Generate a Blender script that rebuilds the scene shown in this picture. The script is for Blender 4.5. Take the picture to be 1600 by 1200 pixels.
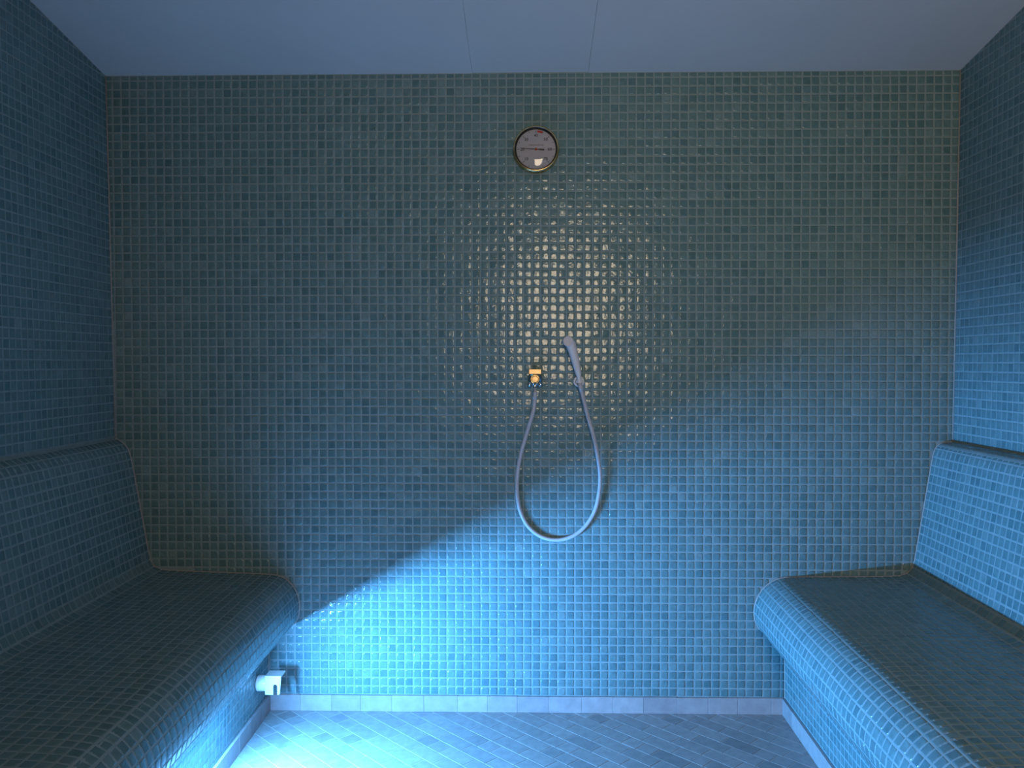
import bpy, bmesh, math, random
import numpy as np
from mathutils import Vector, Matrix

for o in list(bpy.data.objects):
    bpy.data.objects.remove(o, do_unlink=True)
S = bpy.context.scene
COL = S.collection
rng = np.random.default_rng(7)
random.seed(7)

# ------------------------------------------------------------------ camera
F = 1340.0                      # focal length in pixels of the 1600x1200 frame
VPX, VPY = 828.0, 567.0         # where the side walls' level lines meet
PITCH = 0.027                   # mosaic pitch in metres
D = 2.70                        # camera to back wall
CAMZ = 1.09
psi = math.atan((VPX - 800) / F)
th = math.atan((600 - VPY) / F)
FW = Vector((-math.sin(psi) * math.cos(th), math.cos(psi) * math.cos(th), -math.sin(th)))
RT = Vector((math.cos(psi), math.sin(psi), 0))
UP = RT.cross(FW)
CAM = Vector((0, -D, CAMZ))
cd = bpy.data.cameras.new('camera')
cd.sensor_width = 36
cd.lens = 36 * F / 1600
cd.clip_start = 0.02
cam = bpy.data.objects.new('camera', cd)
COL.objects.link(cam)
cam.matrix_world = Matrix(((RT.x, UP.x, -FW.x, CAM.x), (RT.y, UP.y, -FW.y, CAM.y),
                           (RT.z, UP.z, -FW.z, CAM.z), (0, 0, 0, 1)))
S.camera = cam


def W(px, py, y=0.0):
    """point of the plane y that stands at photograph pixel (px, py)"""
    d = FW + RT * ((px - 800) / F) + UP * ((600 - py) / F)
    return CAM + d * ((y - CAM.y) / d.y)


def proj(P):
    """numpy (n,3) -> (n,2) photograph pixels"""
    q = np.asarray(P) - np.array(CAM)
    z = q @ np.array(FW)
    return np.stack([800 + F * (q @ np.array(RT)) / z, 600 - F * (q @ np.array(UP)) / z], -1)


# ------------------------------------------------------------------ light
wd = bpy.data.worlds.new('world')
wd.use_nodes = True
wd.node_tree.nodes['Background'].inputs[0].default_value = (0.02, 0.022, 0.025, 1)
wd.node_tree.nodes['Background'].inputs[1].default_value = 1.0
S.world = wd
S.view_settings.view_transform = 'Standard'
S.view_settings.look = 'None'
S.view_settings.exposure = 0.0
S.view_settings.gamma = 1.0
S.view_settings.use_curve_mapping = False
S.cycles.max_bounces = 10
S.cycles.diffuse_bounces = 6
S.cycles.sample_clamp_indirect = 4.0
S.cycles.caustics_reflective = False
S.cycles.caustics_refractive = False

LAMP_Y = -0.66


def lamp(name, kind, loc, energy, color, **kw):
    l = bpy.data.lights.new(name, kind)
    l.energy = energy
    l.color = color
    for k, v in kw.items():
        setattr(l, k, v)
    o = bpy.data.objects.new(name, l)
    COL.objects.link(o)
    o.location = loc
    return o


lp = W(428, 990)
# blue light strip on the riser, tucked under the front edge of the left seat
blue = lamp('underbench_light_strip', 'AREA', (lp.x, LAMP_Y, lp.z + 0.02 * LAMP_Y), 76.0, (0.115, 0.445, 1.0),
            shape='RECTANGLE', size=0.018, size_y=0.46)
bz = Vector((-1, 0, 0.22)).normalized()            # shines along -z: into the room and a little down
by = Vector((0, 1, 0.02)).normalized()
bx = by.cross(bz)
blue.matrix_world = Matrix(((bx.x, by.x, bz.x, blue.location.x), (bx.y, by.y, bz.y, blue.location.y),
                            (bx.z, by.z, bz.z, blue.location.z), (0, 0, 0, 1)))

# warm corridor light that comes in through the doorway behind the photographer
door = lamp('doorway_light', 'AREA', (0.20, -3.5, 1.44), 32.0, (1.0, 0.80, 0.55), shape='RECTANGLE', size=0.55, size_y=0.95)
door.rotation_euler = (math.radians(90), 0, 0)      # faces +y


# ------------------------------------------------------------------ materials
def mat(name):
    m = bpy.data.materials.new(name)
    m.use_nodes = True
    nt = m.node_tree
    b = nt.nodes['Principled BSDF']
    return m, nt, b


def N(nt, t, **kw):
    n = nt.nodes.new(t)
    for k, v in kw.items():
        if k in ('operation', 'blend_type', 'data_type', 'attribute_name', 'noise_dimensions', 'interpolation'):
            setattr(n, k, v)
        else:
            n.inputs[k].default_value = v
    return n


def ramp(nt, stops, interp='LINEAR'):
    r = nt.nodes.new('ShaderNodeValToRGB')
    r.color_ramp.interpolation = interp
    e = r.color_ramp.elements
    while len(e) < len(stops):
        e.new(0.5)
    for k, (p, c) in enumerate(stops):
        e[k].position = p
        e[k].color = (*c, 1)
    return r


def noise_mat(name, c1, c2, scale, rough, bump=0.0, bscale=None, metallic=0.0, spec=0.5, detail=4.0):
    m, nt, b = mat(name)
    tc = N(nt, 'ShaderNodeTexCoord')
    n = N(nt, 'ShaderNodeTexNoise', Scale=scale, Detail=detail)
    nt.links.new(tc.outputs['Object'], n.inputs['Vector'])
    r = ramp(nt, [(0.3, c1), (0.7, c2)])
    nt.links.new(n.outputs['Fac'], r.inputs['Fac'])
    nt.links.new(r.outputs['Color'], b.inputs['Base Color'])
    b.inputs['Roughness'].default_value = rough
    b.inputs['Metallic'].default_value = metallic
    b.inputs['Specular IOR Level'].default_value = spec
    if bump:
        n2 = N(nt, 'ShaderNodeTexNoise', Scale=bscale or scale, Detail=3.0)
        nt.links.new(tc.outputs['Object'], n2.inputs['Vector'])
        bp = N(nt, 'ShaderNodeBump', Strength=bump, Distance=0.002)
        nt.links.new(n2.outputs['Fac'], bp.inputs['Height'])
        nt.links.new(bp.outputs['Normal'], b.inputs['Normal'])
    return m


def tone_mat(name, stops, rough, spec=0.5, bump=0.05, scale=60.0, mottled=0.12, coat=0.0):
    """per-piece colour from the mesh attribute 'tone', with a fine mottling"""
    m, nt, b = mat(name)
    a = N(nt, 'ShaderNodeAttribute', attribute_name='tone')
    r = ramp(nt, stops)
    nt.links.new(a.outputs['Fac'], r.inputs['Fac'])
    tc = N(nt, 'ShaderNodeNewGeometry')
    n = N(nt, 'ShaderNodeTexNoise', Scale=scale, Detail=3.0)
    nt.links.new(tc.outputs['Position'], n.inputs['Vector'])
    mr = N(nt, 'ShaderNodeMapRange')
    mr.inputs['To Min'].default_value = 1 - mottled
    mr.inputs['To Max'].default_value = 1 + mottled
    mr.inputs['From Min'].default_value = 0.25
    mr.inputs['From Max'].default_value = 0.75
    nt.links.new(n.outputs['Fac'], mr.inputs['Value'])
    mx = N(nt, 'ShaderNodeVectorMath', operation='SCALE')
    nt.links.new(r.outputs['Color'], mx.inputs[0])
    nt.links.new(mr.outputs['Result'], mx.inputs['Scale'])
    nt.links.new(mx.outputs['Vector'], b.inputs['Base Color'])
    b.inputs['Roughness'].default_value = rough
    b.inputs['Specular IOR Level'].default_value = spec
    b.inputs['Coat Weight'].default_value = coat
    if bump:
        n2 = N(nt, 'ShaderNodeTexNoise', Scale=scale * 2, Detail=2.0)
        nt.links.new(tc.outputs['Position'], n2.inputs['Vector'])
        bp = N(nt, 'ShaderNodeBump', Strength=bump, Distance=0.001)
        nt.links.new(n2.outputs['Fac'], bp.inputs['Height'])
        nt.links.new(bp.outputs['Normal'], b.inputs['Normal'])
    return m


M_TILE = tone_mat('mosaic_glaze', [(0.0, (0.080, 0.165, 0.185)), (0.35, (0.113, 0.205, 0.222)), (0.7, (0.14, 0.235, 0.247)),
                                   (1.0, (0.175, 0.262, 0.28))], 0.13, 0.34, 0.5, 60.0, 0.14)
M_GROUT = noise_mat('grout', (0.20, 0.285, 0.30), (0.26, 0.335, 0.35), 40, 0.8, 0.15, 300, spec=0.3)
M_STONE = tone_mat('pale_stone', [(0.0, (0.215, 0.215, 0.22)), (0.2, (0.25, 0.25, 0.255)), (1.0, (0.315, 0.31, 0.31))],
                   0.45, 0.4, 0.1, 45.0, 0.16)
M_SKIRT = tone_mat('beige_stone', [(0.0, (0.29, 0.255, 0.265)), (1.0, (0.38, 0.34, 0.345))], 0.5, 0.4, 0.1, 40.0, 0.12)
M_MORTAR = noise_mat('floor_joint', (0.38, 0.38, 0.38), (0.44, 0.44, 0.44), 30, 0.85)
M_CEIL = noise_mat('ceiling_paint', (0.67, 0.66, 0.67), (0.71, 0.70, 0.71), 3.0, 0.8, 0.05, 120)
M_PLASTER = noise_mat('front_wall_mosaic_tone', (0.10, 0.16, 0.17), (0.13, 0.19, 0.20), 20, 0.5)
M_SEAL = noise_mat('sealant', (0.30, 0.28, 0.27), (0.36, 0.34, 0.32), 60, 0.5)
M_OUTLET = noise_mat('gloss_white_plastic', (0.88, 0.88, 0.88), (0.92, 0.92, 0.92), 10, 0.3)
M_WHITE = noise_mat('white_plastic', (0.66, 0.65, 0.69), (0.72, 0.71, 0.75), 10, 0.35)
M_HOSE = noise_mat('hose_plastic', (0.42, 0.43, 0.49), (0.48, 0.49, 0.54), 20, 0.35)
M_SPRAY = noise_mat('spray_face', (0.55, 0.52, 0.58), (0.62, 0.58, 0.64), 200, 0.5)
M_BRASS = noise_mat('polished_brass', (0.80, 0.55, 0.26), (0.88, 0.63, 0.33), 25, 0.26, metallic=1.0)
M_BLOCK = noise_mat('satin_brass', (0.62, 0.42, 0.22), (0.70, 0.48, 0.26), 25, 0.42, metallic=1.0)
M_CHROME = noise_mat('chrome', (0.55, 0.58, 0.62), (0.65, 0.68, 0.72), 25, 0.12, metallic=1.0)
M_DARK = noise_mat('black_print', (0.03, 0.03, 0.04), (0.05, 0.05, 0.06), 40, 0.6)
M_GREY = noise_mat('grey_print', (0.045, 0.04, 0.065), (0.06, 0.055, 0.085), 40, 0.6)
M_RED = noise_mat('red_print', (0.45, 0.03, 0.02), (0.55, 0.05, 0.03), 40, 0.6)
M_DIAL = noise_mat('dial_white', (0.40, 0.44, 0.62), (0.46, 0.49, 0.68), 20, 0.6)
M_RIM = noise_mat('rim_dark_reflection', (0.05, 0.05, 0.05), (0.08, 0.075, 0.06), 30, 0.3, metallic=0.6)  # bezel metal; the dark room it would mirror is put into its colour

mg, nt, b = mat('thin_cover_glass')
for n in list(nt.nodes):
    if n.type != 'OUTPUT_MATERIAL':
        nt.nodes.remove(n)
out = nt.nodes['Material Output']
fr = N(nt, 'ShaderNodeFresnel', IOR=1.5)
tr = N(nt, 'ShaderNodeBsdfTransparent')
gl = N(nt, 'ShaderNodeBsdfGlossy', Roughness=0.03)
ms = N(nt, 'ShaderNodeMixShader')
nt.links.new(fr.outputs[0], ms.inputs[0])
nt.links.new(tr.outputs[0], ms.inputs[1])
nt.links.new(gl.outputs[0], ms.inputs[2])
nt.links.new(ms.outputs[0], out.inputs[0])
M_GLASS = mg


# ------------------------------------------------------------------ helpers
def link(name, me, m=None, parent=None, smooth=False):
    if m:
        me.materials.append(m)
    if smooth:
        me.polygons.foreach_set('use_smooth', [True] * len(me.polygons))
    o = bpy.data.objects.new(name, me)
    COL.objects.link(o)
    if parent:
        o.parent = parent
    return o


def from_bm(name, bm, m, parent=None, smooth=False):
    bmesh.ops.recalc_face_normals(bm, faces=bm.faces)
    me = bpy.data.meshes.new(name)
    bm.to_mesh(me)
    bm.free()
    return link(name, me, m, parent, smooth)


def pydata(name, v, f, m, parent=None, smooth=False):
    bm = bmesh.new()
    vs = [bm.verts.new(p) for p in v]
    for q in f:
        bm.faces.new([vs[i] for i in q])
    return from_bm(name, bm, m, parent, smooth)


def thing(name, label, cat, loc=(0, 0, 0), group=None):
    o = bpy.data.objects.new(name, None)
    o.empty_display_size = 0.05
    COL.objects.link(o)
    o.location = loc
    o['label'] = label
    o['category'] = cat
    if group:
        o['group'] = group
    return o


def struct(o):
    o['kind'] = 'structure'
    return o


def add_box(bm, lo, hi, bevel=0.0):
    r = bmesh.ops.create_cube(bm, size=1.0)
    c = [(a + b_) / 2 for a, b_ in zip(lo, hi)]
    s = [b_ - a for a, b_ in zip(lo, hi)]
    for v in r['verts']:
        v.co = Vector((v.co.x * s[0] + c[0], v.co.y * s[1] + c[1], v.co.z * s[2] + c[2]))
    if bevel:
        es = list({e for v in r['verts'] for e in v.link_edges})
        bmesh.ops.bevel(bm, geom=es, offset=bevel, segments=2, affect='EDGES', profile=0.5)


def add_tube(bm, pts, radii, n=10, caps=True):
    pts = [Vector(p) for p in pts]
    if not hasattr(radii, '__len__'):
        radii = [radii] * len(pts)
    ref = Vector((0.31, 0.87, 0.17))
    prev = None
    rings = []
    for i, p in enumerate(pts):
        t = (pts[min(i + 1, len(pts) - 1)] - pts[max(i - 1, 0)]).normalized()
        if prev is None:
            a = t.cross(ref).normalized()
        else:
            a = (prev - t * prev.dot(t)).normalized()
        prev = a
        b_ = t.cross(a)
        rings.append([bm.verts.new(p + (a * math.cos(2 * math.pi * k / n) + b_ * math.sin(2 * math.pi * k / n)) * radii[i])
                      for k in range(n)])
    for r0, r1 in zip(rings, rings[1:]):
        for k in range(n):
            bm.faces.new((r0[k], r0[(k + 1) % n], r1[(k + 1) % n], r1[k]))
    if caps:
        bm.faces.new(rings[0][::-1])
        bm.faces.new(rings[-1])


def add_lathe(bm, prof, centre, axis=(0, -1, 0), n=48, closed=False):
    """revolve (radius, height along axis) about axis through centre"""
    ax = Vector(axis).normalized()
    a = ax.orthogonal().normalized()
    b_ = ax.cross(a)
    c = Vector(centre)
    rings = []
    for r, h in prof:
        if r < 1e-6:
            rings.append([bm.verts.new(c + ax * h)])
        else:
            rings.append([bm.verts.new(c + ax * h + (a * math.cos(2 * math.pi * k / n) + b_ * math.sin(2 * math.pi * k / n)) * r)
                          for k in range(n)])
    prs = list(zip(rings, rings[1:])) + ([(rings[-1], rings[0])] if closed else [])
    for r0, r1 in prs:
        for k in range(n):
            k1 = (k + 1) % n
            if len(r0) == 1:
                bm.faces.new((r0[0], r1[k], r1[k1]))
            elif len(r1) == 1:
                bm.faces.new((r0[k], r0[k1], r1[0]))
            else:
                bm.faces.new((r0[k], r0[k1], r1[k1], r1[k]))


def catmull(pts, sub=6):
    P = [Vector(p) for p in pts]
    P = [P[0] * 2 - P[1]] + P + [P[-1] * 2 - P[-2]]
    out_ = []
    for i in range(1, len(P) - 2):
        for k in range(sub):
            t = k / sub
            p0, p1, p2, p3 = P[i - 1:i + 3]
            out_.append(0.5 * ((2 * p1) + (p2 - p0) * t + (2 * p0 - 5 * p1 + 4 * p2 - p3) * t * t
                               + (3 * p1 - p0 - 3 * p2 + p3) * t ** 3))
    out_.append(P[-2])
    return out_


# ------------------------------------------------------------------ mosaic tiles
NV = 40
JOINT = 0.0048
TH = (PITCH - JOINT) / 2
T_FACES = [(k, (k + 1) % 4, 4 + (k + 1) % 4, 4 + k) for k in range(4)] + \
          [(4 + k, 4 + (k + 1) % 4, 8 + (k + 1) % 4, 8 + k) for k in range(4)] + \
          [(8 + k, 8 + (k + 1) % 4, 12 + (k + 1) % 4, 12 + k) for k in range(4)]
T_TRIS = [(12 + k, 12 + (k + 1) % 4, 16) for k in range(4)]
TPL, TONE = [], []
for _ in range(NV):
    j = rng.normal(0, 1, (4, 2)) * 0.00025
    v = []
    for (ins, z, jz) in ((0.0, -0.0002, 0.0), (0.0006, 0.0005, 0.00005), (0.0022, 0.00078, 0.00008), (0.0048, 0.00088, 0.00017)):
        for k, (sx, sy) in enumerate(((-1, -1), (1, -1), (1, 1), (-1, 1))):
            h = TH - ins
            v.append((sx * h + j[k, 0], sy * h + j[k, 1], z + rng.normal() * jz))
    v.append((0, 0, 0.0009 + rng.normal() * 0.00020))
    TPL.append(v)
    TONE.append(float(np.clip(rng.normal(0.45, 0.19), 0, 1)))
TPL = np.array(TPL)


def tile_mesh(name, A, C, var):
    """joined tiles: A (n,3,3) columns ex, ey, n scaled; C (n,3) centres"""
    n = len(C)
    V = np.einsum('nij,nvj->nvi', A, TPL[var]) + C[:, None, :]
    V = V.reshape(-1, 3)
    q = np.array(T_FACES)[None] + (np.arange(n) * 17)[:, None, None]
    t = np.array(T_TRIS)[None] + (np.arange(n) * 17)[:, None, None]
    lv = np.concatenate([q.reshape(n, -1), t.reshape(n, -1)], 1).reshape(-1)
    tot = np.tile(np.array([4] * 12 + [3] * 4), n)
    st = np.concatenate([[0], np.cumsum(tot)[:-1]])
    me = bpy.data.meshes.new(name)
    me.vertices.add(len(V))
    me.vertices.foreach_set('co', V.astype(np.float32).ravel())
    me.loops.add(len(lv))
    me.loops.foreach_set('vertex_index', lv.astype(np.int32))
    me.polygons.add(len(tot))
    me.polygons.foreach_set('loop_start', st.astype(np.int32))
    me.polygons.foreach_set('use_smooth', np.ones(len(tot), bool))
    me.update(calc_edges=True)
    at = me.attributes.new('tone', 'FLOAT', 'FACE')
    at.data.foreach_set('value', np.repeat(np.array(TONE)[var], 16).astype(np.float32))
    me.validate()
    return me


VAR_MESH = []
for k in range(NV):
    me = tile_mesh('mosaic_tile', np.eye(3)[None], np.zeros((1, 3)), np.array([k]))
    me.materials.append(M_TILE)
    VAR_MESH.append(me)


def lay_tiles(parent, C, EX, EY, NN, scale=None, visible=None, most=300):
    """C, EX, EY, NN (n,3); scale (n,2). The tiles that show largest become single parts, the rest one field."""
    C, EX, EY, NN = (np.asarray(a, float) for a in (C, EX, EY, NN))
    n = len(C)
    scale = np.ones((n, 2)) if scale is None else np.asarray(scale, float)
    tl = rng.normal(0, 0.014, (n, 2))                       # every tile sits a little askew
    EX2 = EX + NN * tl[:, :1]
    EY2 = EY + NN * tl[:, 1:]
    EX2 /= np.linalg.norm(EX2, axis=1)[:, None]
    EY2 /= np.linalg.norm(EY2, axis=1)[:, None]
    N2 = np.cross(EX2, EY2)
    A = np.stack([EX2 * scale[:, :1], EY2 * scale[:, 1:], N2], -1)
    var = rng.integers(0, NV, n)
    a = proj(C - EX * PITCH / 2)
    b_ = proj(C + EX * PITCH / 2)
    c = proj(C - EY * PITCH / 2)
    d = proj(C + EY * PITCH / 2)
    e, f = b_ - a, d - c
    area = np.abs(e[:, 0] * f[:, 1] - e[:, 1] * f[:, 0])
    p = proj(C)
    ok = (p[:, 0] > 6) & (p[:, 0] < 1594) & (p[:, 1] > 6) & (p[:, 1] < 1194) & (C[:, 1] > -D + 0.2)
    ok &= np.einsum('ni,ni->n', NN, np.array(CAM)[None] - C) > 0
    ok &= (scale.min(1) > 0.95)
    if visible is not None:
        ok &= visible(p, C)
    area = np.where(ok, area, -1)
    order = np.argsort(-area)[:most]
    order = order[area[order] > 0]
    for i in order:
        o = bpy.data.objects.new('mosaic_tile', VAR_MESH[var[i]])
        COL.objects.link(o)
        o.parent = parent
        mw = Matrix.Identity(4)
        for r in range(3):
            for q in range(3):
                mw[r][q] = A[i, r, q]
            mw[r][3] = C[i, r] - parent.location[r]
        o.matrix_local = mw
    rest = np.setdiff1d(np.arange(n), order)
    me = tile_mesh('mosaic_field', A[rest], C[rest] - np.array(parent.location)[None], var[rest])
    o = link('mosaic_field', me, M_TILE, parent)
    o['kind'] = 'stuff'


# ------------------------------------------------------------------ measured outlines on the back wall
Y_FRONT = -3.0
L_TOP, L_LOW = W(165, 120), W(180, 686)
R_TOP, R_LOW = W(1501, 108), W(1489, 690)


def wall_x(side, z):
    a, b_ = (L_TOP, L_LOW) if side < 0 else (R_TOP, R_LOW)
    return a.x + (b_.x - a.x) * (z - a.z) / (b_.z - a.z)


Z_CEIL = (L_TOP.z + R_TOP.z) / 2
CS = 0.165                                  # the ceiling rises towards the door
FS = 0.02                                   # the floor falls towards the door


def ceil_z(y):
    return Z_CEIL - CS * y


FLOOR_Z = (W(419, 1105).z + W(1224, 1118).z) / 2
SK_H = (W(1000, 1090).z - W(1000, 1115).z)  # skirting height


def floor_z(y):
    return FLOOR_Z + FS * y


LEFT_PX = [(180, 684), (187, 688), (195, 693), (201, 701), (205.5, 713), (221, 797), (235, 874), (240, 883), (248, 888),
           (262, 891), (345, 894), (428, 897), (443, 901), (456, 911), (465, 926), (469, 945), (466.5, 964), (460, 975), (447, 980),
           (432, 980.5), (423, 982), (420.5, 988), (419.5, 1050), (419, 1135)]
RIGHT_PX = [(1489, 690.5), (1478, 691), (1468.5, 692.5), (1462.5, 697), (1458.3, 705), (1455.3, 718), (1451.5, 742), (1430, 866), (1427, 882), (1421, 892),
            (1410, 898.5), (1396, 900), (1310, 901), (1226, 901), (1208, 906), (1192, 918), (1181, 936), (1177, 955), (1179.5, 971), (1187, 984),
            (1199, 990.5), (1213, 993), (1222, 995), (1225, 1002), (1226, 1060), (1226, 1145)]


def chaikin(p, it=2):
    for _ in range(it):
        q = [p[0]]
        for a, b_ in zip(p, p[1:]):
            q += [a * 0.75 + b_ * 0.25, a * 0.25 + b_ * 0.75]
        p = q + [p[-1]]
    return p


def profile(px):
    pts = [Vector(W(x, y)) for x, y in px]
    sl = list(np.interp([y for _, y in px], [700, 880, 905, 1150], [0.0, 0.006, 0.02, 0.02]))
    p4 = [Vector((p.x, p.z, s)) for p, s in zip(pts, sl)]
    return chaikin(p4)


PL, PR = profile(LEFT_PX), profile(RIGHT_PX)

# ------------------------------------------------------------------ setting
xl, xr = wall_x(-1, 1.0), wall_x(1, 1.0)
bm = bmesh.new()
add_box(bm, (xl - 0.15, 0, FLOOR_Z - 0.12), (xr + 0.15, 0.12, Z_CEIL + 0.1))
wall_back = struct(from_bm('wall_back', bm, M_GROUT))


def side_wall(name, s):
    z0, z1a, z1b = FLOOR_Z - 0.12, ceil_z(0) + 0.1, ceil_z(Y_FRONT) + 0.1
    zm = (L_LOW if s < 0 else R_LOW).z
    xm = wall_x(s, zm)
    v = []
    for t in (0.0, 0.12 * s):
        v += [(xm + t, 0, z0), (xm + t, Y_FRONT, z0), (xm + t, Y_FRONT, zm), (wall_x(s, z1b) + t, Y_FRONT, z1b), (wall_x(s, z1a) + t, 0, z1a), (xm + t, 0, zm)]
    f = [(0, 1, 2, 5), (5, 2, 3, 4), (6, 7, 8, 11), (11, 8, 9, 10)] + [(k, (k + 1) % 6, 6 + (k + 1) % 6, 6 + k) for k in range(6)]
    return struct(pydata(name, v, f, M_GROUT))


wall_left, wall_right = side_wall('wall_left', -1), side_wall('wall_right', 1)

# front wall with the doorway the warm light comes through
bm = bmesh.new()
zt = ceil_z(Y_FRONT) + 0.15
zb = FLOOR_Z - 0.2
add_box(bm, (xl - 0.15, Y_FRONT - 0.1, zb), (-0.04, Y_FRONT, zt))
add_box(bm, (0.60, Y_FRONT - 0.1, zb), (xr + 0.15, Y_FRONT, zt))
add_box(bm, (-0.04, Y_FRONT - 0.1, 2.02), (0.60, Y_FRONT, zt))
struct(from_bm('wall_front', bm, M_PLASTER))

# ceiling: one slab behind three painted panels with fine seams
def slab(name, x0, x1, y0, y1, zf, t0, t1, m, parent=None):
    v = [(x, y, zf(y) + t) for t in (t0, t1) for (x, y) in ((x0, y0), (x1, y0), (x1, y1), (x0, y1))]
    return pydata(name, v, [(0, 1, 2, 3), (4, 5, 6, 7), (0, 1, 5, 4), (1, 2, 6, 5), (2, 3, 7, 6), (3, 0, 4, 7)], m, parent)


ceiling = struct(slab('ceiling', xl - 0.15, xr + 0.15, 0.12, Y_FRONT, ceil_z, 0.012, 0.12, M_CEIL))
sx = [xl - 0.1, W(738, 115).x, W(919, 110).x, xr + 0.1]
for k in range(3):
    dz = (0.0, 0.0016, -0.0004)[k]
    slab('ceiling_panel', sx[k] + 0.0003, sx[k + 1] - 0.0003, 0.0, Y_FRONT, ceil_z, dz, 0.012, M_CEIL, ceiling)

floor = struct(slab('floor', xl - 0.1, xr + 0.1, 0.1, Y_FRONT, floor_z, -0.1, -0.0008, M_MORTAR))

# ------------------------------------------------------------------ floor tiles, laid diagonally in running bond
def clip(poly, nx, ny, c):
    out_ = []
    for i in range(len(poly)):
        a, b_ = poly[i], poly[(i + 1) % len(poly)]
        da, db = nx * a[0] + ny * a[1] - c, nx * b_[0] + ny * b_[1] - c
        if da <= 0:
            out_.append(a)
        if (da < 0 < db) or (db < 0 < da):
            t = da / (da - db)
            out_.append((a[0] + t * (b_[0] - a[0]), a[1] + t * (b_[1] - a[1])))
    return out_


FX0, FX1 = W(419, 1105).x, W(1226, 1118).x
TW, TL = 0.053, 0.106
ca, sa = math.cos(math.radians(-45)), math.sin(math.radians(-45))
fl = []
for r in range(-80, 80):
    for c in range(-42, 42):
        u0 = c * TL + (0.5 * TL if r % 2 else 0) + 0.013 + ((r * 7) % 5) * 0.006
        v0 = r * TW + 0.021
        g = 0.0015
        parts = [(u0, u0 + TL)] if rng.random() > 0.12 else [(u0, u0 + TL / 2), (u0 + TL / 2, u0 + TL)]
        for ua, ub in parts:
            quad = [(ua + g, v0 + g), (ub - g, v0 + g), (ub - g, v0 + TW - g), (ua + g, v0 + TW - g)]
            quad = [(ca * u - sa * v, sa * u + ca * v - 0.5) for u, v in quad]
            for (nx, ny, cc) in ((1, 0, FX1 - 0.001), (-1, 0, -FX0 - 0.001), (0, 1, -0.001), (0, -1, 2.98)):
                quad = clip(quad, nx, ny, cc)
                if len(quad) < 3:
                    break
            if len(quad) < 3:
                continue
            P = np.array(quad)
            ar = 0.5 * abs(np.dot(P[:, 0], np.roll(P[:, 1], 1)) - np.dot(P[:, 1], np.roll(P[:, 0], 1)))
            if ar < 0.0003:
                continue
            fl.append((P, P.mean(0), len(parts) == 2 and ua == u0))


def floor_piece(P, c, tone):
    n = len(P)
    dz = rng.normal(0, 0.00006)
    cen = np.array([c[0], c[1], floor_z(c[1])])
    v = []
    for (k, h) in ((1.0, -0.0034), (1.0, -0.0003), (0.0, 0.0)):
        for x, y in P:
            d = np.array([x, y]) - c
            if k == 0.0:
                d = d * (1 - 0.0012 / max(np.linalg.norm(d), 0.01))
            v.append((d[0], d[1], FS * d[1] + h + dz))
    f = [tuple(range(2 * n, 3 * n))]
    for r in range(2):
        f += [(r * n + k, r * n + (k + 1) % n, (r + 1) * n + (k + 1) % n, (r + 1) * n + k) for k in range(n)]
    return v, f, cen


def tone_fill(me, val):
    at = me.attributes.new('tone', 'FLOAT', 'FACE')
    at.data.foreach_set('value', np.full(len(me.polygons), val, np.float32))


fl.sort(key=lambda t: -t[1][1])
stuff_v, stuff_f, stuff_t = [], [], []
cnt = 0
for P, c, half in fl:
    tone = float(np.clip(rng.normal(0.62, 0.2), 0, 1)) if rng.random() > (0.6 if half else 0.03) else float(rng.uniform(0.0, 0.2))
    v, f, cen = floor_piece(P, c, tone)
    if cnt < 290:
        o = pydata('stone_tile', v, f, M_STONE, floor)
        o.location = cen
        tone_fill(o.data, tone)
        cnt += 1
    else:
        k = len(stuff_v)
        stuff_v += [tuple(np.array(p) + cen) for p in v]
        stuff_f += [tuple(i + k for i in q) for q in f]
        stuff_t += [tone] * len(f)
o = pydata('stone_tile_field', stuff_v, stuff_f, M_STONE, floor)
o['kind'] = 'stuff'
at = o.data.attributes.new('tone', 'FLOAT', 'FACE')
at.data.foreach_set('value', np.array(stuff_t, np.float32))

# ------------------------------------------------------------------ wall mosaics
# back wall: rows counted up from the skirting, columns from the left corner
C, EX, EY, NN, SC = [], [], [], [], []
polyL = [(p.x, p.y) for p in PL]
polyR = [(p.x, p.y) for p in PR]


def bench_x(poly, z, s):
    """how far the bench reaches into the room at height z"""
    best = None
    for (x0, z0), (x1, z1) in zip(poly, poly[1:]):
        if (z0 - z) * (z1 - z) <= 0 and abs(z1 - z0) > 1e-9:
            x = x0 + (x1 - x0) * (z - z0) / (z1 - z0)
            if best is None or (x - best) * s < 0:
                best = x
    return best


X0 = wall_x(-1, 1.2) + 0.003
Z0 = FLOOR_Z + SK_H
nrow = int((Z_CEIL - Z0) / PITCH) + 1
for r in range(nrow):
    z = Z0 + (r + 0.5) * PITCH
    sy = 1.0
    if z + PITCH / 2 > Z_CEIL:
        h = Z_CEIL - (z - PITCH / 2)
        if h < 0.4 * PITCH:
            continue
        sy = (h - JOINT) / (PITCH - JOINT)
        z = z - PITCH / 2 + h / 2
    lx, rx = wall_x(-1, z), wall_x(1, z)
    bl, br = bench_x(polyL, z, -1), bench_x(polyR, z, 1)
    if bl is not None:
        lx = max(lx, bl)
    if br is not None:
        rx = min(rx, br)
    k = 0
    while True:
        a, b_ = X0 + k * PITCH - 0.02, X0 + (k + 1) * PITCH - 0.02
        k += 1
        if a > rx:
            break
        a2, b2 = max(a, lx + 0.001), min(b_, rx - 0.001)
        if b2 - a2 < 0.34 * PITCH:
            continue
        C.append(((a2 + b2) / 2, -0.0005, z))
        SC.append(((b2 - a2 - JOINT) / (PITCH - JOINT), sy))
n = len(C)


def back_visible(p, c):
    return ~(((p[:, 0] < 472) & (p[:, 1] > 878)) | ((p[:, 0] > 1172) & (p[:, 1] > 872)))


lay_tiles(wall_back, C, [(1, 0, 0)] * n, [(0, 0, 1)] * n, [(0, -1, 0)] * n, SC, back_visible)

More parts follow.
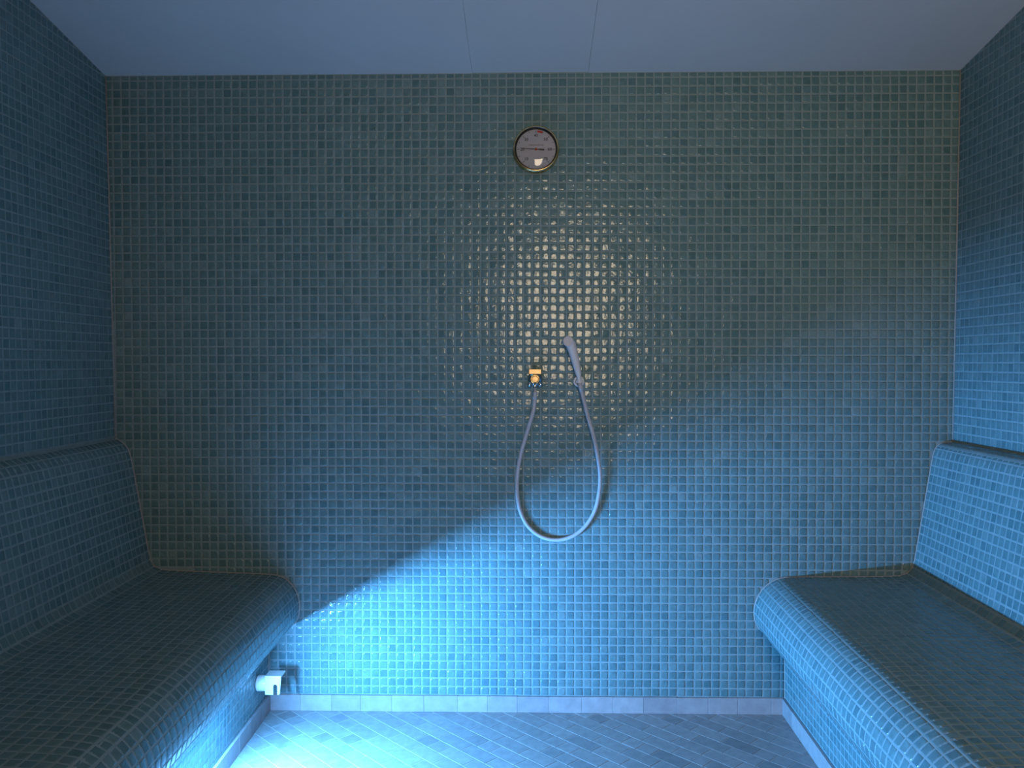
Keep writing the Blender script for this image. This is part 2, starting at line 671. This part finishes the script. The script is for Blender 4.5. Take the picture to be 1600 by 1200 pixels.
# side walls above the backrests
for s, wall, pr in ((-1, wall_left, PL), (1, wall_right, PR)):
    zb = pr[0].y + 0.004
    C, SC = [], []
    tz = ((wall_x(s, 2.0) - wall_x(s, 1.0)))
    ey = Vector((tz, 0, 1)).normalized()
    nn = Vector((-s, 0, s * tz)).normalized()
    ex = ey.cross(nn)
    for r in range(80):
        for k in range(int(-Y_FRONT / PITCH)):
            z, y = zb + (r + 0.5) * PITCH, -(k + 0.5) * PITCH - 0.003
            top = ceil_z(y)
            sy = 1.0
            if z + PITCH / 2 > top - 0.001:
                h = top - 0.001 - (z - PITCH / 2)
                if h < 0.35 * PITCH:
                    continue
                sy = (h - JOINT) / (PITCH - JOINT)
                z = z - PITCH / 2 + h / 2
            C.append((wall_x(s, z) - s * 0.0005, y, z))
            SC.append((1.0, sy))
    n = len(C)
    lay_tiles(wall, C, [ex] * n, [ey] * n, [nn] * n, SC)

# ------------------------------------------------------------------ benches
BENCH = {-1: 'unlit mosaic-tiled bench with rounded front edge, white steam outlet below it',
         1: 'blue-lit mosaic-tiled bench with bright backrest and front, shadowed seat'}


def make_bench(s, P):
    t = thing('tiled_bench', BENCH[s], 'bench', (P[-1].x, -0.0, FLOOR_Z))
    ox, oz = t.location.x, t.location.z
    ring = [(p.x, p.y, p.z) for p in P]
    xw = wall_x(s, (L_LOW if s < 0 else R_LOW).z) - s * 0.004
    ring += [(xw, ring[-1][1], 0.02)]
    ring[0] = (xw, ring[0][1], 0.0)
    v, f = [], []
    n = len(ring)
    for y in (-0.0024, Y_FRONT + 0.002):
        v += [(x - ox, y, z + sl * y - oz) for x, z, sl in ring]
    f = [tuple(range(n)), tuple(range(n, 2 * n))] + [(k, (k + 1) % n, n + (k + 1) % n, n + k) for k in range(n)]
    pydata('body', v, f, M_GROUT, t)
    # tile rows follow the outline by arc length
    xy = np.array([(p.x, p.y) for p in P])
    sl = np.array([p.z for p in P])
    seg = np.linalg.norm(np.diff(xy, axis=0), axis=1)
    L = np.concatenate([[0], np.cumsum(seg)])
    at_ = lambda q: np.array([np.interp(q, L, xy[:, 0]), np.interp(q, L, xy[:, 1])])
    C, EX, EY, NN = [], [], [], []
    q = PITCH * 0.35
    while q + PITCH < L[-1] - SK_H * 0.5:
        a, m_, b_ = at_(q), at_(q + PITCH / 2), at_(q + PITCH)
        tan = (b_ - a) / np.linalg.norm(b_ - a)
        slp = np.interp(q + PITCH / 2, L, sl)
        mid = 0.5 * m_ + 0.25 * (a + b_)
        ey = Vector((0, -1, -slp)).normalized()
        ex = Vector((tan[0], 0, tan[1]))
        flip = 1 if s > 0 else -1
        for k in range(int((-Y_FRONT - 0.01) / PITCH)):
            y = -(k + 0.5) * PITCH - 0.004
            C.append((mid[0], y, mid[1] + slp * y))
            EX.append(tuple(ex * flip))
            EY.append(tuple(ey))
            NN.append(tuple((ex * flip).cross(ey)))
        q += PITCH
    if s < 0:
        vis = lambda p, c: ~((c[:, 2] < FLOOR_Z + 0.26) & (p[:, 1] < 992 + (456 - p[:, 0]) * 1.14))
    else:
        vis = lambda p, c: ~((c[:, 2] < FLOOR_Z + 0.26) & (p[:, 1] < 992 + (p[:, 0] - 1186) * 1.14))
    lay_tiles(t, C, EX, EY, NN, None, vis)
    # sealant bead where the bench meets the back wall
    bm = bmesh.new()
    add_tube(bm, [((max if s < 0 else min)(p.x, xw - s * 0.0015) - ox, -0.0052, p.y - oz) for p in P], 0.0028, 6)
    from_bm('sealant_bead', bm, M_SEAL, t, True)
    return t


bench_l = make_bench(-1, PL)
bench_r = make_bench(1, PR)

for name, s, lo in (('trim_1', -1, L_LOW), ('trim_2', 1, R_LOW)):       # corner beads
    bm = bmesh.new()
    add_tube(bm, [(wall_x(s, z) - s * 0.001, -0.001, z) for z in (lo.z, 1.5, Z_CEIL)], 0.0028, 6)
    struct(from_bm(name, bm, M_SEAL, None, True))

# ------------------------------------------------------------------ skirting
def skirting(name, a, b_, nrm, piece=0.1):
    """row of stone pieces from a to b along the floor, standing proud towards nrm"""
    a, b_, nrm = Vector(a), Vector(b_), Vector(nrm)
    L_ = (b_ - a).length
    e = (b_ - a) / L_
    root = None
    q = 0.0
    bm = bmesh.new()
    v = []
    for dd, h in ((0.0, -0.01), (0.006, -0.01), (0.006, SK_H - 0.002), (0.0, SK_H - 0.002)):
        for p in (a, b_):
            v.append(p + nrm * dd + Vector((0, 0, h)))
    root = struct(pydata(name, v, [(0, 1, 3, 2), (2, 3, 5, 4), (4, 5, 7, 6), (6, 7, 1, 0), (0, 2, 4, 6), (1, 3, 5, 7)], M_MORTAR))
    while q < L_ - 0.01:
        w = min(piece * random.uniform(0.92, 1.08), L_ - q)
        bm = bmesh.new()
        add_box(bm, (0.0002, 0, 0), (w - 0.0002, 0.009 + random.uniform(-0.0005, 0.0005), SK_H + random.uniform(-0.0006, 0.0006)), 0.0007)
        for vv in bm.verts:
            c = vv.co.copy()
            vv.co = e * c.x + nrm * c.y + Vector((0, 0, c.z))
        o = from_bm('skirting_tile', bm, M_SKIRT, root)
        o.location = a + e * q
        tone_fill(o.data, random.random())
        q += w
    return root


G = 0.0015
skirting('baseboard_back', (FX0 + 0.009, -0.0015, FLOOR_Z), (FX1 - 0.009, -0.0015, FLOOR_Z), (0, -1, 0))
skirting('baseboard_left', (FX0 + G, -0.001, FLOOR_Z), (FX0 + G, -2.95, floor_z(-2.95)), (1, 0, 0))
skirting('baseboard_right', (FX1 - G, -0.001, FLOOR_Z), (FX1 - G, -2.95, floor_z(-2.95)), (-1, 0, 0))

# ------------------------------------------------------------------ dial thermometer
def text_mesh(s, size, m, name, parent, loc, ang=0.0, depth=0.0003):
    cu = bpy.data.curves.new(name, 'FONT')
    cu.body = s
    cu.size = size
    cu.align_x = 'CENTER'
    cu.align_y = 'CENTER'
    cu.extrude = depth
    cu.offset = 0.00025 if size > 0.01 else 0.0
    cu.resolution_u = 3
    o = bpy.data.objects.new(name, cu)
    COL.objects.link(o)
    me = bpy.data.meshes.new_from_object(o.evaluated_get(bpy.context.evaluated_depsgraph_get()))
    bpy.data.objects.remove(o, do_unlink=True)
    o = link(name, me, None, parent)
    me.materials.clear()
    me.materials.append(m)
    o.rotation_euler = (math.radians(90), 0, 0)
    o.location = loc
    return o


PX = D / F                                       # metres per photograph pixel on the back wall
tc_ = W(837.5, 233, -0.022)
th_ = thing('dial_thermometer', 'round white dial thermometer with brass rim high on the back wall', 'thermometer', (tc_.x, -0.0015, tc_.z))
R0 = 0.0715
bm = bmesh.new()
add_lathe(bm, [(R0, 0.0), (R0, 0.004), (R0 - 0.003, 0.008), (R0 - 0.004, 0.020), (R0 - 0.0005, 0.023), (R0, 0.026), (R0 - 0.002, 0.029),
               (R0 - 0.005, 0.0295)], (0, 0, 0), n=64)
from_bm('case', bm, M_BRASS, th_, True)
bm = bmesh.new()
add_lathe(bm, [(R0 - 0.005, 0.0293), (R0 - 0.0095, 0.026), (R0 - 0.0105, 0.018)], (0, 0, 0), n=64)
from_bm('inner_rim', bm, M_RIM, th_, True)
bm = bmesh.new()
add_lathe(bm, [(R0 - 0.0105, 0.012), (R0 - 0.0105, 0.018), (0, 0.018)], (0, 0, 0), n=64)
dial = from_bm('dial', bm, M_DIAL, th_)
RD = R0 - 0.0105
for k in range(33):                               # scale marks every 2.5 degrees
    if k % 2 and k not in (1, 31):
        continue
    v = k * 2.5
    a = math.radians(-90 - v * 4.5 + 0)           # 0 at the bottom, 40 at the top, clockwise
    dx, dz = math.cos(a), math.sin(a)
    major = k % 4 == 0
    if v in (0, 80, 2.5, 77.5):
        continue
    l0 = RD - (0.0105 if major else 0.0065)
    l1 = RD - 0.003
    w = 0.0007 if major else 0.0009
    bm = bmesh.new()
    pv = []
    for (r_, q_) in ((l0, -w), (l1, -w), (l1, w), (l0, w)):
        pv.append(bm.verts.new((dx * r_ - dz * q_, -0.0182, dz * r_ + dx * q_)))
    g = bm.faces.new(pv)
    r_ = bmesh.ops.extrude_face_region(bm, geom=[g])
    bmesh.ops.translate(bm, verts=[x for x in r_['geom'] if isinstance(x, bmesh.types.BMVert)], vec=(0, -0.0003, 0))
    from_bm('scale_mark', bm, M_GREY, dial)
for v in (10, 20, 30, 40, 50, 60, 70):
    a = math.radians(-90 - v * 4.5)
    rr = RD - 0.0185
    text_mesh(str(v), 0.0125, M_GREY, 'numeral', dial, (math.cos(a) * rr, -0.0184, math.sin(a) * rr))
text_mesh('THERMOMETER', 0.0068, M_GREY, 'lettering', dial, (0, -0.0184, 0.0125), depth=0.0001)
bm = bmesh.new()
a0, a1 = math.radians(86), math.radians(68)
vs = []
for a in np.linspace(a0, a1, 6):
    vs.append(((math.cos(a) * (RD - 0.009), -0.0183, math.sin(a) * (RD - 0.009)), (math.cos(a) * (RD - 0.0025), -0.0183, math.sin(a) * (RD - 0.0025))))
vb = [(bm.verts.new(a), bm.verts.new(b_)) for a, b_ in vs]
for p, q in zip(vb, vb[1:]):
    bm.faces.new((p[0], p[1], q[1], q[0]))
r_ = bmesh.ops.extrude_face_region(bm, geom=list(bm.faces))
bmesh.ops.translate(bm, verts=[x for x in r_['geom'] if isinstance(x, bmesh.types.BMVert)], vec=(0, -0.0004, 0))
o = from_bm('danger_mark', bm, M_RED, dial)
o['label'] = 'red mark beside the forty on the dial'
bm = bmesh.new()
na = math.radians(176)
dx, dz = math.cos(na), math.sin(na)
pv = []
for (r_, q_) in ((0.045, 0.0005), (0.0, 0.0012), (-0.010, 0.0014), (-0.012, 0.0022), (-0.026, 0.0022),
                 (-0.026, -0.0022), (-0.012, -0.0022), (-0.010, -0.0014), (0.0, -0.0012), (0.045, -0.0005)):
    pv.append(bm.verts.new((dx * r_ - dz * q_, -0.0205, dz * r_ + dx * q_)))
g = bm.faces.new(pv)
r_ = bmesh.ops.extrude_face_region(bm, geom=[g])
bmesh.ops.translate(bm, verts=[x for x in r_['geom'] if isinstance(x, bmesh.types.BMVert)], vec=(0, -0.0008, 0))
needle = from_bm('needle', bm, M_DARK, th_)
bm = bmesh.new()
add_lathe(bm, [(0.0035, 0.018), (0.0035, 0.0216), (0.0025, 0.0224), (0, 0.0226)], (0, 0, 0), n=16)
from_bm('pivot', bm, M_RED, th_, True)
bm = bmesh.new()
add_lathe(bm, [((R0 - 0.008) * math.sin(t), 0.0262 + 0.0085 * math.cos(t)) for t in np.linspace(math.pi / 2, 0, 9)], (0, 0, 0), n=48)
from_bm('cover_glass', bm, M_GLASS, th_, True)

# ------------------------------------------------------------------ brass wall valve
vc = W(836, 593, -0.03)
va = thing('wall_valve', 'small brass water outlet with dark round plate holding the hose', 'valve', (vc.x, -0.0015, vc.z))
bm = bmesh.new()
add_lathe(bm, [(0.0245, 0.0), (0.0245, 0.003), (0.022, 0.008), (0.0165, 0.013), (0.012, 0.015), (0, 0.0155)], (0, 0, 0.0), n=40)
from_bm('wall_plate', bm, M_CHROME, va, True)
bm = bmesh.new()
add_box(bm, (-0.0195, -0.024, 0.0165), (0.0195, 0.0, 0.0325), 0.0012)
o = from_bm('brass_block', bm, M_BLOCK, va)
o['label'] = 'flat brass block at the top of the valve'
bm = bmesh.new()
tor = [(0.0125 + 0.0022 * math.cos(t), 0.026 + 0.0022 * math.sin(t)) for t in np.linspace(0, 2 * math.pi, 11)[:-1]]
add_lathe(bm, tor, (0, 0, 0.001), n=32, closed=True)
from_bm('collar_ring', bm, M_BRASS, va, True)
bm = bmesh.new()
add_lathe(bm, [(0.0105, 0.012), (0.0105, 0.024), (0.0092, 0.024), (0.0092, 0.036), (0.0085, 0.0375), (0, 0.0378)], (0, 0, 0.0), n=32)
o = from_bm('end_cap', bm, M_BLOCK, va)
for sx_ in (-1, 1):
    bm = bmesh.new()
    add_lathe(bm, [(0.0, -0.002), (0.006, -0.001), (0.0078, 0.004), (0.0078, 0.014), (0.0055, 0.018), (0, 0.0185)], (0, 0, 0),
              axis=(sx_ * 0.62, -0.5, -0.62), n=16)
    bmesh.ops.translate(bm, verts=bm.verts, vec=(sx_ * 0.0095, -0.010, -0.009))
    from_bm('handle_lug', bm, M_CHROME, va, True)
bm = bmesh.new()
add_tube(bm, [(0, -0.022, -0.004), (0, -0.026, -0.012), (0, -0.028, -0.020), (0, -0.0285, -0.042)], [0.0045, 0.0042, 0.0032, 0.0026], 12)
from_bm('outlet_pipe', bm, M_CHROME, va, True)

# ------------------------------------------------------------------ shower hose
hp = [(836, 612, -.030), (836, 617, -.030), (835.5, 626, -.030), (832.5, 645, -.030), (822, 680, -.024), (812.5, 715, -.018), (808, 748, -.014), (808.5, 775, -.0115), (813, 799, -.0105),
      (825, 822, -.0098), (845, 838, -.0095), (868, 843.5, -.0095), (892, 839, -.0098), (913, 824, -.0105), (929, 799, -.0125), (936, 770, -.016),
      (937.5, 742, -.020), (934, 714, -.026), (928, 684, -.034), (919, 652, -.040), (911, 620, -.046), (906.5, 603, -.049)]
pts = catmull([W(*p) for p in hp], 6)
hose = thing('shower_hose', 'pale grey shower hose hanging in a long loop on the wall', 'hose', pts[60])
o0 = Vector(hose.location)
bm = bmesh.new()
n_ = len(pts)
add_tube(bm, [p - o0 for p in pts], 0.0064, 14)
from_bm('hose_tube', bm, M_HOSE, hose, True)
bm = bmesh.new()
add_tube(bm, [W(836, 606, -.03) - o0, W(836, 612, -.03) - o0, W(835.9, 619, -.03) - o0, W(835.6, 624, -.03) - o0], [0.0030, 0.0048, 0.0070, 0.0072], 14)
from_bm('end_cone', bm, M_HOSE, hose, True)
bm = bmesh.new()
add_tube(bm, [W(909, 612, -.0475) - o0, W(907.2, 605, -.049) - o0, W(905.6, 598.5, -.0505) - o0], [0.0072, 0.0078, 0.0072], 14)
from_bm('end_cone', bm, M_HOSE, hose, True)

# ------------------------------------------------------------------ bracket and hand shower
bc = W(904.5, 596, -0.03)
br_ = thing('shower_bracket', 'small round white wall bracket holding the hand shower', 'shower holder', (bc.x, -0.0015, bc.z))
bm = bmesh.new()
add_lathe(bm, [(0.0, 0.0), (0.0175, 0.0), (0.0175, 0.026), (0.0160, 0.0295), (0.0115, 0.0300), (0.0105, 0.0275), (0, 0.0270)], (0, 0, 0), n=32)
from_bm('wall_disc', bm, M_WHITE, br_, True)
bm = bmesh.new()
cc_ = []
for k in range(17):                                # open clip ring around the handle end
    a = math.radians(-235 + 290 * k / 16)
    cc_.append((0.0088 * math.cos(a), -0.045 + 0.0088 * math.sin(a), 0.0))
for z0_, z1_ in ((-0.0045, 0.0045),):
    ri = []
    for (x, y, _) in cc_:
        d = Vector((x, y + 0.045, 0)).normalized()
        ri.append([bm.verts.new((x + d.x * e_, y + d.y * e_, z_)) for e_, z_ in ((-0.0008, z0_), (0.0016, z0_), (0.0016, z1_), (-0.0008, z1_))])
    for p, q in zip(ri, ri[1:]):
        for k in range(4):
            bm.faces.new((p[k], p[(k + 1) % 4], q[(k + 1) % 4], q[k]))
    bm.faces.new(ri[0])
    bm.faces.new(ri[-1])
from_bm('clip_ring', bm, M_WHITE, br_, False)
bm = bmesh.new()
add_lathe(bm, [(0.0, 0.012), (0.006, 0.012), (0.006, 0.036), (0.0, 0.036)], (0, 0, 0), n=20)
from_bm('arm', bm, M_WHITE, br_, True)

hs_base = W(904.8, 592, -.052)
hs = thing('hand_shower', 'slim pale hand shower with small round head', 'hand shower', hs_base)
path = [W(905.2, 596, -.0505), W(904.5, 588, -.053), W(902.5, 578, -.056), W(899, 563, -.060), W(895.5, 550, -.064), W(892.5, 540, -.068), W(890.5, 533, -.070)]
pp = catmull([p - hs_base for p in path], 5)
kk = np.linspace(0, 1, len(pp))
rad = np.interp(kk, [0, .18, .2, .35, .6, .82, .93, 1], [0.0056, 0.0062, 0.0086, 0.0104, 0.0132, 0.0148, 0.0148, 0.0105])
bm = bmesh.new()
add_tube(bm, pp, list(rad), 20)
from_bm('handle', bm, M_WHITE, hs, True)
hc = W(888, 533, -.078) - hs_base
ax = Vector((-0.08, -1, -0.06)).normalized()
bm = bmesh.new()
add_lathe(bm, [(0.0, -0.016), (0.008, -0.015), (0.0135, -0.009), (0.0160, 0.0), (0.0163, 0.006), (0.0155, 0.0085), (0.0135, 0.009)], hc, axis=ax, n=32)
from_bm('head', bm, M_WHITE, hs, True)
bm = bmesh.new()
add_lathe(bm, [(0.0135, 0.0088), (0.0125, 0.0080), (0.0, 0.0080)], hc, axis=ax, n=32)
sp = from_bm('spray_face', bm, M_SPRAY, hs)
bm = bmesh.new()
a_ = ax.orthogonal().normalized()
b__ = ax.cross(a_)
for rr, nn_ in ((0.0, 1), (0.004, 6), (0.0085, 12)):
    for k in range(nn_):
        t = 2 * math.pi * k / nn_
        c = hc + ax * 0.0080 + (a_ * math.cos(t) + b__ * math.sin(t)) * rr
        add_lathe(bm, [(0.0007, 0.0), (0.0006, 0.0010), (0, 0.0010)], c, axis=ax, n=6)
o = from_bm('nozzles', bm, M_WHITE, sp)
o['kind'] = 'stuff'

# ------------------------------------------------------------------ steam outlet on the riser
SY = -0.115
ks = D / (D + SY)
def WO(px, py, y=SY):
    return W(px, py, y)
riser_x = FX0 + 0.0045
so = thing('steam_outlet', 'white plastic steam outlet hood on the riser near the back corner', 'steam outlet', (riser_x, SY, WO(402, 1067).z))
ox, oy, oz = so.location
yn, yf = SY - 0.028, SY + 0.024                  # near and far faces of the hood
xn0, xn1 = W(414, 1056, yn).x - ox, W(436, 1056, yn).x - ox
zt_, zb_ = W(426, 1056.5, yn).z - oz, W(426, 1085.5, yn).z - oz
cz = 0.0
bm = bmesh.new()
add_lathe(bm, [(0.0, 0.0), (0.0235, 0.0), (0.0240, 0.002), (0.0240, xn0 + 0.004), (0.0225, xn0 + 0.007), (0, xn0 + 0.007)], (0, 0, cz), axis=(1, 0, 0), n=32)
from_bm('collar', bm, M_OUTLET, so, True)


def arch_wall(bm, y0, y1):
    """upright hood wall with an arched slot, thickness y0..y1"""
    g0, g1 = xn0 + (426.5 - 414) / 22 * (xn1 - xn0), xn0 + (433 - 414) / 22 * (xn1 - xn0)
    gt = zb_ + (1085 - 1069) / 29.0 * (zt_ - zb_)
    r = (g1 - g0) / 2
    arch = [((g0 + g1) / 2 - r * math.cos(t), gt - r + r * math.sin(t)) for t in np.linspace(0, math.pi, 9)]
    out_ = [(xn0, zb_), (g0, zb_)] + arch + [(g1, zb_), (xn1 - 0.0015, zb_), (xn1 + 0.0005, zt_ - 0.02), (xn1 + 0.003, zt_ - 0.008), (xn1 + 0.006, zt_), (xn0, zt_)]
    a = [bm.verts.new((x, y0, z)) for x, z in out_]
    b2 = [bm.verts.new((x, y1, z)) for x, z in out_]
    bm.faces.new(a)
    bm.faces.new(b2[::-1])
    for k in range(len(a)):
        k1 = (k + 1) % len(a)
        bm.faces.new((a[k], b2[k], b2[k1], a[k1]))


bm = bmesh.new()
arch_wall(bm, yn - oy, yn - oy + 0.004)
# right side: open below, a web curving from the near leg to the top
web = [(yn - oy + 0.0035, zb_), (yn - oy + 0.007, zb_), (yn - oy + 0.010, zt_ - 0.022), (yn - oy + 0.018, zt_ - 0.010), (yf - oy - 0.003, zt_ - 0.0045),
       (yf - oy - 0.003, zt_ - 0.0002), (yn - oy + 0.0035, zt_ - 0.0002)]
a_w = [bm.verts.new((xn1 - 0.0015, y, z)) for y, z in web]
b_w = [bm.verts.new((xn1 + (0.0055 if z > zt_ - 0.006 else 0.0005), y, z)) for y, z in web]
bm.faces.new(a_w)
bm.faces.new(b_w[::-1])
for k in range(len(web)):
    k1 = (k + 1) % len(web)
    bm.faces.new((a_w[k], b_w[k], b_w[k1], a_w[k1]))
add_box(bm, (xn0, yn - oy + 0.0035, zb_), (xn0 + 0.004, yf - oy - 0.0035, zt_))
add_box(bm, (xn0 + 0.0035, yn - oy + 0.0035, zt_ - 0.004), (xn1 + 0.0057, yf - oy - 0.0035, zt_ - 0.0001))
from_bm('hood', bm, M_OUTLET, so)
